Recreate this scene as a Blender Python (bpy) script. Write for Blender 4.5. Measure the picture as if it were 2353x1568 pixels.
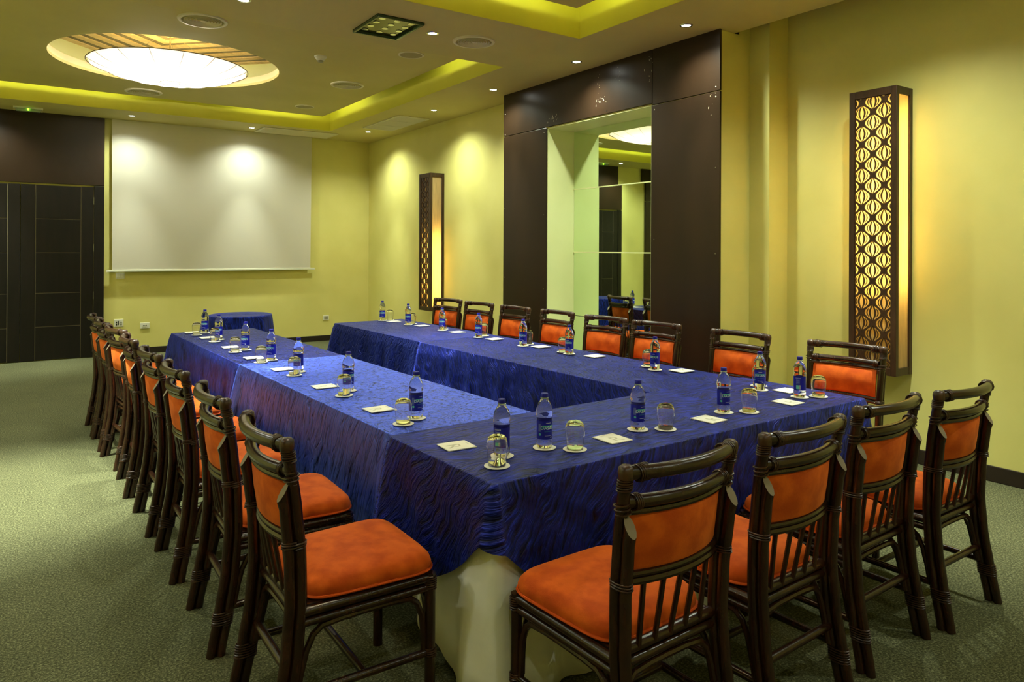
import bpy, bmesh, math, random
from mathutils import Vector, Matrix, noise
PI = math.pi
for o in list(bpy.data.objects): bpy.data.objects.remove(o, do_unlink=True)
SC = bpy.context.scene
COL = SC.collection

# ------------------------------------------------------------------ camera
YAW, PITCH, ROLL, FPX, PY = 0.602618, 2.58219e-3, 4.55772e-3, 1650.21, 567.955
F = Vector((math.sin(YAW)*math.cos(PITCH), math.cos(YAW)*math.cos(PITCH), math.sin(PITCH)))
R0 = Vector((math.cos(YAW), -math.sin(YAW), 0)); U0 = R0.cross(F)
R = R0*math.cos(ROLL) + U0*math.sin(ROLL); U = U0*math.cos(ROLL) - R0*math.sin(ROLL)
cam = bpy.data.cameras.new('camera'); cam.sensor_width = 36; cam.lens = 36*FPX/2353
cam.shift_y = -(784-PY)/2353; cam.clip_start = .05; cam.clip_end = 60
co = bpy.data.objects.new('camera', cam); COL.objects.link(co)
M = Matrix((R, U, -F)).transposed().to_4x4(); M.translation = (0, 0, 1.53)
co.matrix_world = M; SC.camera = co
# ------------------------------------------------------------------ world, exposure
W = bpy.data.worlds.new('World'); SC.world = W; W.use_nodes = True
W.node_tree.nodes['Background'].inputs[0].default_value = (.02, .02, .02, 1)
W.node_tree.nodes['Background'].inputs[1].default_value = .3
VS = SC.view_settings
VS.view_transform = 'Standard'; VS.look = 'None'; VS.gamma = 1; VS.use_curve_mapping = False
VS.exposure = 1.1
SPOT_W = 105.0; SPOT_COL = (.90, 1.0, .84)
BULB = 92.0; BULB_COL = (1.0, .93, .78); UPB = 40.0
COVE = 9.0; COVE_COL = (.92, 1.0, .32)
SCONCE = 24.0; SCONCE_COL = (1.0, .86, .56)

# ------------------------------------------------------------------ materials
def srgb(r, g, b):
    f = lambda c: (c/255/12.92 if c/255 <= .04045 else ((c/255+.055)/1.055)**2.4)
    return (f(r), f(g), f(b), 1)
def newmat(name):
    m = bpy.data.materials.new(name); m.use_nodes = True
    nt = m.node_tree; return m, nt, nt.nodes['Principled BSDF']
def N(nt, t, **kw):
    n = nt.nodes.new(t)
    for k, v in kw.items():
        if k in n.inputs: n.inputs[k].default_value = v
        else: setattr(n, k, v)
    return n
def setp(p, col=None, rough=None, metal=None, spec=None, **kw):
    if col: p.inputs['Base Color'].default_value = col
    if rough is not None: p.inputs['Roughness'].default_value = rough
    if metal is not None: p.inputs['Metallic'].default_value = metal
    if spec is not None: p.inputs['Specular IOR Level'].default_value = spec
    for k, v in kw.items(): p.inputs[k].default_value = v
def ramp(nt, pts):
    r = nt.nodes.new('ShaderNodeValToRGB'); e = r.color_ramp.elements
    while len(e) < len(pts): e.new(.5)
    for i, (t, c) in enumerate(pts): e[i].position = t; e[i].color = c
    return r
def noisy(name, c1, c2, scale, rough=.6, spec=.3, bump=0, bscale=None, stretch=None, metal=0, detail=4, lo=.35, hi=.65, **kw):
    """two-tone noise colour + optional bump, object coordinates"""
    m, nt, p = newmat(name); L = nt.links.new
    tc = N(nt, 'ShaderNodeTexCoord'); src = tc.outputs['Object']
    if stretch:
        mp = N(nt, 'ShaderNodeMapping'); mp.inputs['Scale'].default_value = stretch; L(src, mp.inputs[0]); src = mp.outputs[0]
    n = N(nt, 'ShaderNodeTexNoise', Scale=scale, Detail=detail); L(src, n.inputs['Vector'])
    r = ramp(nt, [(lo, c1), (hi, c2)]); L(n.outputs[0], r.inputs[0]); L(r.outputs[0], p.inputs['Base Color'])
    setp(p, None, rough, metal, spec, **kw)
    if bump:
        n2 = N(nt, 'ShaderNodeTexNoise', Scale=bscale or scale, Detail=3); L(src, n2.inputs['Vector'])
        b = N(nt, 'ShaderNodeBump', Strength=bump, Distance=.004); L(n2.outputs[0], b.inputs['Height']); L(b.outputs[0], p.inputs['Normal'])
    return m
def plain(name, col, rough=.5, spec=.4, metal=0, **kw):
    m, nt, p = newmat(name); setp(p, col, rough, metal, spec, **kw); return m
def emis(name, col, s):
    m, nt, p = newmat(name); setp(p, (0, 0, 0, 1), 1, 0, 0)
    p.inputs['Emission Color'].default_value = (*col[:3], 1); p.inputs['Emission Strength'].default_value = s
    return m
def translucent(name, col, trans, tcol=None, grain=None):
    m, nt, p = newmat(name); L = nt.links.new; setp(p, col, .7, 0, .2)
    t = N(nt, 'ShaderNodeBsdfTranslucent'); t.inputs[0].default_value = tcol or col
    if grain:
        tc = N(nt, 'ShaderNodeTexCoord'); mp = N(nt, 'ShaderNodeMapping'); mp.inputs['Scale'].default_value = grain; L(tc.outputs['Object'], mp.inputs[0])
        n = N(nt, 'ShaderNodeTexNoise', Scale=6, Detail=5); L(mp.outputs[0], n.inputs['Vector'])
        c = tcol or col
        r = ramp(nt, [(.3, tuple(v*.72 for v in c[:3])+(1,)), (.7, c)]); L(n.outputs[0], r.inputs[0]); L(r.outputs[0], t.inputs[0])
    mx = N(nt, 'ShaderNodeMixShader'); mx.inputs[0].default_value = trans
    L(p.outputs[0], mx.inputs[1]); L(t.outputs[0], mx.inputs[2]); L(mx.outputs[0], nt.nodes['Material Output'].inputs[0])
    return m

WALL = noisy('yellow wall paint', srgb(214, 206, 122), srgb(220, 212, 130), 2.0, .48, .35, .06, 60)
TRAYP = noisy('yellow tray paint', srgb(208, 203, 74), srgb(214, 209, 80), 2.0, .6, .3)
CEIL = noisy('ceiling paint', srgb(196, 184, 120), srgb(202, 190, 126), 1.5, .7, .2)
CREAM = noisy('cream niche paint', srgb(222, 226, 160), srgb(228, 231, 168), 2, .4, .4)
CARPET, nt, p = newmat('grey green carpet')
def carpet(nt, p):
    L = nt.links.new
    tc = N(nt, 'ShaderNodeTexCoord'); n = N(nt, 'ShaderNodeTexNoise', Scale=110, Detail=6, Roughness=.8); L(tc.outputs['Object'], n.inputs['Vector'])
    r = ramp(nt, [(.32, srgb(34, 34, 20)), (.5, srgb(82, 82, 55)), (.68, srgb(150, 150, 112))]); L(n.outputs[0], r.inputs[0])
    n2 = N(nt, 'ShaderNodeTexNoise', Scale=1.3, Detail=3); L(tc.outputs['Object'], n2.inputs['Vector'])
    r2 = ramp(nt, [(.3, (.8, .8, .8, 1)), (.7, (1, 1, 1, 1))]); L(n2.outputs[0], r2.inputs[0])
    mx = N(nt, 'ShaderNodeMix', data_type='RGBA', blend_type='MULTIPLY'); mx.inputs[0].default_value = 1
    L(r.outputs[0], mx.inputs[6]); L(r2.outputs[0], mx.inputs[7]); L(mx.outputs[2], p.inputs['Base Color'])
    b = N(nt, 'ShaderNodeBump', Strength=.6, Distance=.006); L(n.outputs[0], b.inputs['Height']); L(b.outputs[0], p.inputs['Normal'])
    setp(p, None, .95, 0, .1)
carpet(nt, p)
DARKPANEL = noisy('dark brown laminate', srgb(36, 24, 14), srgb(45, 30, 18), 3, .34, .35, .05, 220, (1, 1, .3))
DOORM = noisy('black brown door', srgb(17, 14, 11), srgb(24, 19, 15), 4, .40, .3, .05, 120, (4, 1, .4))
GROOVE = plain('door groove', srgb(116, 106, 80), .5)
SKIRTING = noisy('dark baseboard', srgb(34, 26, 20), srgb(46, 35, 26), 5, .4, .4)
SCRATCH = plain('chipped paint', srgb(190, 182, 160), .7)
RATTAN = noisy('dark stained rattan', srgb(34, 18, 10), srgb(52, 28, 16), 9, .22, .5, .1, 60, (6, 6, 1.2))
BINDM = noisy('rattan binding', srgb(40, 23, 14), srgb(70, 42, 26), 60, .34, .5)
CUT = plain('cut rattan end', srgb(132, 116, 96), .6)
ORANGE = noisy('orange suede', srgb(178, 68, 8), srgb(208, 92, 18), 13, .8, .2, .12, 200, None, 0, 6, .38, .62)
ORANGE.node_tree.nodes['Principled BSDF'].inputs['Sheen Weight'].default_value = .35
ORANGE.node_tree.nodes['Principled BSDF'].inputs['Sheen Tint'].default_value = srgb(255, 150, 70)
ORANGEP = plain('orange piping', srgb(192, 76, 14), .75, .2)
WHITECLOTH = noisy('white underskirt', srgb(236, 230, 214), srgb(244, 238, 224), 6, .8, .2, .1, 150)
SCREEN = plain('projection fabric', srgb(206, 200, 184), .55, .3)
WHITEMETAL = plain('white painted metal', srgb(222, 222, 200), .4)
PLASTIC = plain('white plastic', srgb(226, 224, 206), .4)
PLASTICG = plain('grey plastic', srgb(150, 148, 128), .5)
BLACKP = plain('black plastic', srgb(20, 20, 18), .4)
VENTM = plain('diffuser paint', srgb(214, 206, 178), .45)
VENTD = plain('duct dark', srgb(24, 22, 16), .8)
MIRROR = plain('mirror silver', (.80, .92, .74, 1), .015, .5, 1)
GLASS = plain('clear glass', (1, 1, 1, 1), .0, .5, 0, **{'Transmission Weight': 1.0, 'IOR': 1.45})
WATER = plain('clear water bottle', (1, 1, 1, 1), .0, .5, 0, **{'Transmission Weight': 1.0, 'IOR': 1.33})
CAPB = plain('blue bottle cap', srgb(24, 28, 150), .35)
LABELB = plain('blue bottle label', srgb(16, 24, 160), .35, .4)
TEAL = plain('teal print', srgb(92, 196, 176), .4)
TEALD = plain('dark teal print', srgb(24, 110, 160), .4)
WHITEP = plain('white print', srgb(232, 238, 240), .4)
PAPER = plain('cream paper', srgb(250, 246, 230), .8, .2)
INKF = plain('faint grey ink', srgb(206, 202, 178), .8, .2)
INK = plain('dark ink', srgb(70, 64, 54), .8, .2)
CHROME = plain('chrome', (.8, .8, .78, 1), .2, .5, 1)
HINGE = plain('hinge metal', srgb(120, 116, 96), .4, .5, .7)
SCONCEW = noisy('sconce dark wood', srgb(46, 28, 15), srgb(64, 40, 22), 6, .4, .4, .1, 90, (8, 8, 1))
PARCH = translucent('parchment diffuser', srgb(240, 222, 170), .75, srgb(255, 232, 170), (14, 14, .8))
SHADE = translucent('lamp shade fabric', srgb(246, 240, 222), .72, srgb(250, 248, 236))
WIRE = plain('dark wire', srgb(70, 58, 30), .5)
LENS = emis('spot lens', (.95, 1, .92), 25)
BULBM = emis('lamp bulb', BULB_COL, BULB)
UPM = emis('added upper bulb', (1, .72, .34), UPB)
COVEM = emis('cove tube', COVE_COL, COVE)
TUBEM = emis('sconce tube', SCONCE_COL, SCONCE)
LED = emis('green led', (.3, 1, .02), 4)
FROST = plain('frosted glass', srgb(196, 214, 190), .25, .5, 0, **{'Transmission Weight': .5})
GLASSEDGE = plain('green glass edge', srgb(54, 76, 56), .1, .6)

def clothmat(name, rot, sc, contrast, rough, lo, hi, crackle=0, metal=.5):
    """crinkled shot taffeta: stretched noise relief in cloth (UV) space, two-tone threads plus sheen painted into the base tones"""
    m, nt, p = newmat(name); L = nt.links.new
    uv = N(nt, 'ShaderNodeUVMap'); mp = N(nt, 'ShaderNodeMapping'); mp.inputs['Rotation'].default_value = (0, 0, rot)
    wn = N(nt, 'ShaderNodeTexNoise', Scale=5, Detail=2); L(uv.outputs[0], wn.inputs['Vector'])
    wm = N(nt, 'ShaderNodeVectorMath', operation='MULTIPLY_ADD'); wm.inputs[1].default_value = (.14, .14, 0)
    L(wn.outputs['Color'], wm.inputs[0]); L(uv.outputs[0], wm.inputs[2]); L(wm.outputs[0], mp.inputs[0])
    ms = N(nt, 'ShaderNodeMapping'); ms.inputs['Scale'].default_value = (*sc, 1); L(mp.outputs[0], ms.inputs[0])
    n = N(nt, 'ShaderNodeTexNoise', Scale=1, Detail=4, Roughness=.6); L(ms.outputs[0], n.inputs['Vector'])
    h = n.outputs[0]
    if crackle:
        v = N(nt, 'ShaderNodeTexVoronoi', feature='DISTANCE_TO_EDGE', Scale=crackle); L(wm.outputs[0], v.inputs['Vector'])
        cr = ramp(nt, [(0, (0, 0, 0, 1)), (.09, (1, 1, 1, 1))]); L(v.outputs[0], cr.inputs[0])
        ad = N(nt, 'ShaderNodeMath', operation='MULTIPLY_ADD'); ad.inputs[1].default_value = .16; L(cr.outputs[0], ad.inputs[0]); L(h, ad.inputs[2]); h = ad.outputs[0]
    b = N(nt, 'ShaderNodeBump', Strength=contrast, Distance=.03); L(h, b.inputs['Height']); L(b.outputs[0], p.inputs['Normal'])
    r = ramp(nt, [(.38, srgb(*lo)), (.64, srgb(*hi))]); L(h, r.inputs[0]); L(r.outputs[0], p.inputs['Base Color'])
    setp(p, None, rough, metal, .5)
    p.inputs['Sheen Weight'].default_value = .2; p.inputs['Sheen Tint'].default_value = srgb(90, 120, 255); p.inputs['Sheen Roughness'].default_value = .4
    return m
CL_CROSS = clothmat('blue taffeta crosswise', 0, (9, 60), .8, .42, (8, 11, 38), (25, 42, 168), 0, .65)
CL_NEARL = clothmat('blue taffeta crackled painted sheen', .4, (45, 30), .7, .40, (12, 16, 56), (86, 112, 240), 26, .9)  # same fabric as the others; lighter base paints in its sheen
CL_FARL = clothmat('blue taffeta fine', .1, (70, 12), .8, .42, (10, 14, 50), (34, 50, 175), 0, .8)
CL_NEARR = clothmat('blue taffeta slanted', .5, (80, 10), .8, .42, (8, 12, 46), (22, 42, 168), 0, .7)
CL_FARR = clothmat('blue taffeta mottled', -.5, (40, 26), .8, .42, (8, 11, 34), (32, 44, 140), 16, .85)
CL_ROUND = clothmat('blue taffeta round', 0, (70, 8), .7, .42, (10, 16, 64), (30, 56, 190), 0, .75)

# ------------------------------------------------------------------ builders
class B:
    def __init__(s): s.bm = bmesh.new(); s.mi = 0
    def face(s, vs):
        try:
            f = s.bm.faces.new(vs); f.material_index = s.mi; return f
        except ValueError: return None
    def box(s, x0, x1, y0, y1, z0, z1):
        v = [s.bm.verts.new((x, y, z)) for z in (z0, z1) for y in (y0, y1) for x in (x0, x1)]
        for q in ((0, 2, 3, 1), (4, 5, 7, 6), (0, 1, 5, 4), (2, 6, 7, 3), (0, 4, 6, 2), (1, 3, 7, 5)): s.face([v[i] for i in q])
        return s
    def ring_pts(s, rings, closed_u=True, cap0=True, cap1=True):
        vs = [[s.bm.verts.new(p) for p in r] for r in rings]
        n = len(vs[0])
        for a, b in zip(vs, vs[1:]):
            for i in range(n if closed_u else n-1):
                j = (i+1) % n; s.face([a[i], a[j], b[j], b[i]])
        if cap0: s.face(list(reversed(vs[0])))
        if cap1: s.face(vs[-1])
        return vs
    def tube(s, pts, r, n=10, cap=True, cut=None):
        pts = [Vector(q) for q in pts]; m = len(pts)
        rs = r if isinstance(r, (list, tuple)) else [r]*m
        tan = []
        for i in range(m):
            d = pts[min(i+1, m-1)] - pts[max(i-1, 0)]; tan.append(d.normalized())
        up = Vector((0, 0, 1)) if abs(tan[0].z) < .9 else Vector((1, 0, 0))
        a = tan[0].cross(up).normalized(); rings = []
        for i in range(m):
            a = (a - tan[i]*a.dot(tan[i])).normalized(); b = tan[i].cross(a)
            rg = [pts[i] + (a*math.cos(2*PI*k/n) + b*math.sin(2*PI*k/n))*rs[i] for k in range(n)]
            if cut and i == m-1: rg = [q + Vector((0, 0, (q.y-pts[i].y)*cut)) for q in rg]
            rings.append(rg)
        s.ring_pts(rings, True, cap, cap); return s
    def lathe(s, prof, n=24, c=(0, 0, 0), cap0=False, cap1=False, wob=None):
        rings = []
        for r, z in prof:
            rings.append([(c[0]+r*math.cos(2*PI*k/n), c[1]+r*math.sin(2*PI*k/n), c[2]+z) for k in range(n)])
        s.ring_pts(rings, True, cap0, cap1); return s
    def prism(s, poly, z0, z1):
        s.ring_pts([[(x, y, z0) for x, y in poly], [(x, y, z1) for x, y in poly]]); return s
    def build(s, name, mats, parent=None, smooth=False, recalc=True, bevel=0):
        if recalc: bmesh.ops.recalc_face_normals(s.bm, faces=s.bm.faces)
        me = bpy.data.meshes.new(name); s.bm.to_mesh(me); s.bm.free()
        for m in (mats if isinstance(mats, (list, tuple)) else [mats]): me.materials.append(m)
        if smooth:
            for q in me.polygons: q.use_smooth = True
            if smooth != 'all': me.set_sharp_from_angle(angle=math.radians(42))
        o = bpy.data.objects.new(name, me); COL.objects.link(o)
        if parent: o.parent = parent
        if bevel:
            b = o.modifiers.new('b', 'BEVEL'); b.width = bevel; b.segments = 2; b.limit_method = 'ANGLE'
        return o
def tag(o, label=None, cat=None, group=None, kind=None):
    if label: o['label'] = label
    if cat: o['category'] = cat
    if group: o['group'] = group
    if kind: o['kind'] = kind
    return o
def thing(name, label, cat, loc=(0, 0, 0), rz=0, group=None):
    o = bpy.data.objects.new(name, None); COL.objects.link(o); o.empty_display_size = .1
    o.location = loc; o.rotation_euler = (0, 0, rz); return tag(o, label, cat, group)
def kids(o): return [c for c in bpy.data.objects if c.parent == o]
CHILD = {}
def copy_tree(o, parent=None):
    c = o.copy(); COL.objects.link(c); c.parent = parent
    ch = CHILD.get(o)
    if ch is None: ch = kids(o); CHILD[o] = ch
    for k in ch: copy_tree(k, c)
    return c
def bx(name, mat, dims, parent=None, bevel=0, kind=None):
    o = B().box(*dims).build(name, mat, parent, bevel=bevel)
    if kind: o['kind'] = kind
    return o
_txt = {}
def text_mesh(txt, size, extrude=0.0, align='CENTER'):
    cu = bpy.data.curves.new('t', 'FONT'); cu.body = txt; cu.size = size; cu.align_x = align; cu.align_y = 'CENTER'
    cu.extrude = extrude; cu.resolution_u = 2
    o = bpy.data.objects.new('t', cu); COL.objects.link(o)
    dg = bpy.context.evaluated_depsgraph_get(); me = bpy.data.meshes.new_from_object(o.evaluated_get(dg))
    bpy.data.objects.remove(o); bpy.data.curves.remove(cu); return me
T = .0321; CT, ST = math.cos(T), math.sin(T)
def tw(x, y, z=0): return Vector((CT*x - ST*y, ST*x + CT*y, z))      # table axes -> room

# ------------------------------------------------------------------ room dimensions
XL, YN, YB = -2.30, -1.0, 11.525
XF, XN, XP = 4.95, 5.34, 4.68        # far right wall, near right wall, cladding face
ZS, ZI, ZT = 3.327, 3.50, 3.72       # soffit, hung ceiling, underside of tray
TX0, TX1 = -1.27, 3.945
TRAYS = [(5.885, 10.66), (-.07, 4.73)]
GAP = .195
LAMPC = [(1.338, 8.448), (1.338, 2.33)]

# floor
fl = bx('floor', CARPET, (XL, XN+.1, YN, YB+.1, -.06, 0)); tag(fl, 'grey green speckled carpet floor', None, None, 'structure')
# walls
wb = bx('wall_back', WALL, (XL-.1, XN+.2, YB, YB+.12, 0, 3.9)); tag(wb, 'yellow back wall behind the projection screen', None, None, 'structure')
wl = bx('wall_left', WALL, (XL-.12, XL, YN, YB, 0, 3.9)); tag(wl, 'yellow left wall', None, None, 'structure')
wn_ = bx('wall_near', WALL, (XL-.1, XN+.2, YN-.12, YN, 0, 3.9)); tag(wn_, 'yellow wall behind the camera', None, None, 'structure')
NY0, NY1, NZ1, XM = 4.605, 6.158, 2.835, 5.061
wr = B()
wr.box(XF, XN+.2, 6.98, YB, 0, 3.9)                        # far stretch
wr.box(XP+.02, XN+.2, NY1, 6.98, 0, 3.9)                   # pier beyond the niche
wr.box(XP+.02, XN+.2, 3.864, NY0, 0, 3.9)                  # pier on the near side
wr.box(XP+.02, XN+.2, NY0, NY1, NZ1, 3.9)                  # lintel
wr.box(XM+.012, XN+.2, NY0, NY1, 0, NZ1)                   # back of the niche
wr.box(5.09, XN+.2, 3.67, 3.864, 0, 3.9)
wr.box(XN, XN+.2, YN, 3.67, 0, 3.9)
wr = wr.build('wall_right', WALL); tag(wr, 'yellow right wall carrying the tall lattice lamps', None, None, 'structure')
# niche lining
bx('niche_lining', CREAM, (XP+.012, XM+.01, NY1-.012, NY1+.002, 0, NZ1), wr)
bx('niche_lining', CREAM, (XP+.012, XM+.01, NY0-.002, NY0+.012, 0, NZ1), wr)
bx('niche_lining', CREAM, (XP+.012, XM+.01, NY0, NY1, NZ1-.012, NZ1+.002), wr)
# dark cladding round the niche
cl = tag(bpy.data.objects.new('trim_1', None), 'dark brown laminate cladding around the mirror niche', None, None, 'structure'); COL.objects.link(cl)
ZC_ = 2.84
def clad(y0, y1, z0, z1): return bx('panel', DARKPANEL, (XP, XP+.021, y0, y1, z0, z1), cl, .003)
clad(4.597, 6.985, ZC_+.003, ZS); clad(3.84, 4.591, ZC_-.012, ZS)
clad(NY1, 6.985, .105, ZC_-.003); clad(3.84, NY0, .105, ZC_-.018)
random.seed(3)
for y, zz in [(NY0-.04, (2.78, 1.62, .72, .4)), (3.88, (2.86, 2.78, 2.2, 1.5, .8)), (NY1+.04, (2.79, 1.9, 1.1)), (6.95, (3.1, 2.86, 2.0, 1.2))]:
    for z in zz: B().lathe([(.006, 0), (.006, .003), (0.001, .003)], 8).build('screw', HINGE if z < 2.7 else SCRATCH, cl).matrix_local = Matrix.Translation((XP-.0005, y, z)) @ Matrix.Rotation(-PI/2, 4, 'Y')
for y in (5.2, 5.9): B().lathe([(.008, 0), (.008, .003), (0.001, .003)], 8).build('screw', BLACKP, cl).matrix_local = Matrix.Translation((XP-.0005, y, 2.87)) @ Matrix.Rotation(-PI/2, 4, 'Y')
sc_ = B()
for (y, z, k, sy, sz) in [(6.05, 2.93, 16, .05, .02), (5.25, 2.98, 14, .05, .02), (5.33, 3.17, 7, .03, .07), (4.62, 3.15, 10, .03, .12), (3.93, 2.75, 8, .02, .06), (5.05, 3.2, 6, .02, .05)]:
    for i in range(k):
        a, b_ = y+random.gauss(0, sy), z+random.gauss(0, sz)
        if abs(b_-ZC_) < .03 or not 3.86 < a < 6.97: continue
        w, h = random.uniform(.0012, .004), random.uniform(.002, .011)
        v = [sc_.bm.verts.new((XP-.0012, a+dx*w, b_+dz*h)) for dx, dz in ((-1, -1), (1, -.6), (.7, 1), (-.6, .8))]; sc_.face(v)
o = sc_.build('scratch_marks', SCRATCH, cl); o['kind'] = 'stuff'
# baseboards
def baseb(side, dims, lab): tag(bx('baseboard_'+side, SKIRTING, dims, None, .004), lab, None, None, 'structure')
baseb('back', (.99, XF, YB-.014, YB, 0, .09), 'dark baseboard along the back wall')
baseb('right', (XN-.014, XN, YN, 3.67, 0, .105), 'dark baseboard along the near right wall')
baseb('far', (XF-.014, XF, 6.99, YB-.014, 0, .09), 'dark baseboard along the far right wall')
baseb('pier', (XP, XP+.02, 3.84, NY0, 0, .098), 'dark baseboard under the wide cladding panel')
baseb('post', (XP, XP+.02, NY1, 6.985, 0, .098), 'dark baseboard under the narrow cladding panel')
baseb('left', (XL, XL+.014, YN, YB, 0, .09), 'dark baseboard along the left wall')

# mirror panes in the niche
mr = thing('wall_mirror', 'tall niche mirror of four stacked panes between dark cladding panels', 'mirror', (XM, (NY0+NY1)/2, 0))
hw = (NY1-NY0)/2-.014
for i, (z0, z1, yaw) in enumerate([(2.192, 2.822, .25), (1.502, 2.184, -.02), (.803, 1.492, 0), (.02, .797, .05)]):
    o = bx('mirror_pane', [MIRROR], (-.004, .004, -hw, hw, z0, z1), mr); o.rotation_euler = (0, 0, math.radians(yaw))
for z in (2.188, 1.497): bx('joint_strip', CREAM, (-.012, .004, -hw, hw, z-.006, z+.006), mr)
bx('backing', BLACKP, (.0045, .0055, -hw, hw, .02, 2.82), mr)

# ------------------------------------------------------------------ ceiling
ce = B()
def slab(x0, x1, y0, y1, z0=ZS, z1=ZT): ce.box(x0, x1, y0, y1, z0, z1)
YC = [YN, TRAYS[1][0], TRAYS[1][1], TRAYS[0][0], TRAYS[0][1], YB]
slab(XL, XF, YC[4], YC[5]); slab(XL, XF, YC[2], YC[3]); slab(XL, 4.885, YC[0], YC[1])
for a, b_ in ((YC[1], YC[2]), (YC[3], YC[4])):
    slab(XL, TX0, a, b_)
slab(TX1, XF, YC[3], YC[4]); slab(TX1, XF, 3.864, YC[2]); slab(TX1, 4.885, YC[1], 3.864)
slab(4.885, XP+.03, 3.864, YC[2])
ce = ce.build('ceiling', CEIL); tag(ce, 'olive cream soffit and beam of the tray ceiling', None, None, 'structure')
bx('upper_slab', CEIL, (XL-.1, XN+.2, YN-.1, YB+.1, 3.9, 3.98), ce)
for (a, b_) in TRAYS:                                       # yellow tray upstands
    e = .006
    bx('tray_side', TRAYP, (TX0, TX1, b_-e, b_+e*0+.001, ZS+.001, 3.86), ce); bx('tray_side', TRAYP, (TX0, TX1, a-.001, a+e, ZS+.001, 3.86), ce)
    bx('tray_side', TRAYP, (TX1-e, TX1+.001, a, b_, ZS+.001, 3.86), ce); bx('tray_side', TRAYP, (TX0-.001, TX0+e, a, b_, ZS+.001, 3.86), ce)
RH = 1.115
def hung_panel(x0, x1, y0, y1, c):
    b = B(); n = 96; rings = []
    def outer(k):
        a = 2*PI*k/n; dx, dy = math.cos(a), math.sin(a)
        t = min(((x1-c[0])/dx if dx > 1e-9 else (x0-c[0])/dx if dx < -1e-9 else 1e9), ((y1-c[1])/dy if dy > 1e-9 else (y0-c[1])/dy if dy < -1e-9 else 1e9))
        return c[0]+dx*t, c[1]+dy*t
    out = [outer(k) for k in range(n)]
    for cx, cy in ((x0, y0), (x1, y0), (x0, y1), (x1, y1)):   # snap the nearest sample to each corner
        k = min(range(n), key=lambda i: (out[i][0]-cx)**2+(out[i][1]-cy)**2); out[k] = (cx, cy)
    inn = [(c[0]+RH*math.cos(2*PI*k/n), c[1]+RH*math.sin(2*PI*k/n)) for k in range(n)]
    r = [[(x, y, z) for x, y in q] for q, z in ((inn, ZI), (out, ZI), (out, ZI+.03), (inn, ZI+.03))]
    vs = [[b.bm.verts.new(p) for p in q] for q in r]
    for i in range(4):
        A, D = vs[i], vs[(i+1) % 4]
        for k in range(n): b.face([A[k], A[(k+1) % n], D[(k+1) % n], D[k]])
    return b.build('hung_panel', CEIL, ce)
PLANKS = [noisy('board '+str(i), srgb(*c1), srgb(*c2), 3, .6, .3, .1, 40, (1, 9, 1)) for i, (c1, c2) in enumerate([((222, 196, 130), (236, 212, 150)), ((120, 112, 78), (142, 132, 92)), ((214, 180, 110), (230, 198, 128)), ((134, 108, 74), (152, 124, 86))])]
DRUM = plain('drum tan paint', srgb(226, 206, 160), .7, .2)
HB, ZR = 1.30, 3.83
for ti, (a, b_) in enumerate(TRAYS):
    c = LAMPC[ti]
    hung_panel(TX0+GAP, TX1-GAP, a+GAP, b_-GAP, c)
    b = B(); n = 96
    b.ring_pts([[(c[0]+r*math.cos(2*PI*k/n), c[1]+r*math.sin(2*PI*k/n), z) for k in range(n)] for r, z in ((RH, ZI), (RH+.004, ZI+.10), (RH+.03, ZI+.10), (RH+.03, ZI+.028))], True, False, False)
    b.build('drum_ring', DRUM, ce, True)
    rec = bpy.data.objects.new('lamp_recess', None); COL.objects.link(rec); rec.parent = ce; rec.location = (c[0], c[1], 0); rec.rotation_euler = (0, 0, PI/4)
    b = B()
    for s in (-1, 1):
        b.box(s*HB-.01, s*HB+.01, -HB, HB, ZI+.03, ZR+.05); b.box(-HB, HB, s*HB-.01, s*HB+.01, ZI+.03, ZR+.05)
    b.build('recess_wall', CREAM, rec)
    bx('recess_top', PLANKS[0], (-HB, HB, -HB, HB, ZR+.03, ZR+.045), rec)
    if ti == 0:                                            # concentric diamond boards, mitred at the corners
        nb = 13; w = HB/nb
        for k in range(nb):
            r0, r1 = k*w+.003, (k+1)*w-.003
            for q in range(4):
                bb = B(); zz = ZR - (.012 if k % 2 == 0 else 0)
                poly = [(r0, -r0), (r1, -r1), (r1, r1), (r0, r0)]
                bb.prism(poly, zz, ZR+.03)
                o = bb.build('board', PLANKS[(k + (2 if k % 4 > 1 else 0)) % 4], rec); o.rotation_euler = (0, 0, q*PI/2)

# cove tubes resting on the hung panels
def cove(p0, p1):
    o = B().tube([p0, p1], .014, 8).build('cove_tube', COVEM); return o
CV = [((2.55, 10.36, 3.56), (3.64, 10.36, 3.56)), ((3.64, 9.2, 3.56), (3.64, 10.33, 3.56)), ((3.64, 6.2, 3.56), (3.64, 7.1, 3.56)), ((-.9, 10.36, 3.56), (1.2, 10.36, 3.56)),
      ((1.2, 4.42, 3.56), (3.64, 4.42, 3.56)), ((3.64, .3, 3.56), (3.64, 4.4, 3.56)), ((-.9, .3, 3.56), (-.9, 4.4, 3.56)), ((-.96, 6.2, 3.56), (-.96, 10.2, 3.56))]
CVL = ['along the far tray edge at the right corner', 'along the right far tray edge at the corner', 'along the right far tray edge by the beam', 'along the far tray edge above the doors',
       'along the near tray edge by the beam', 'along the right near tray edge', 'along the left near tray edge', 'along the left far tray edge']
for (p0, p1), lab in zip(CV, CVL): tag(cove(p0, p1), 'hidden yellow cove light tube '+lab, 'cove light', 'cove tubes on the hung ceiling')

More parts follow.
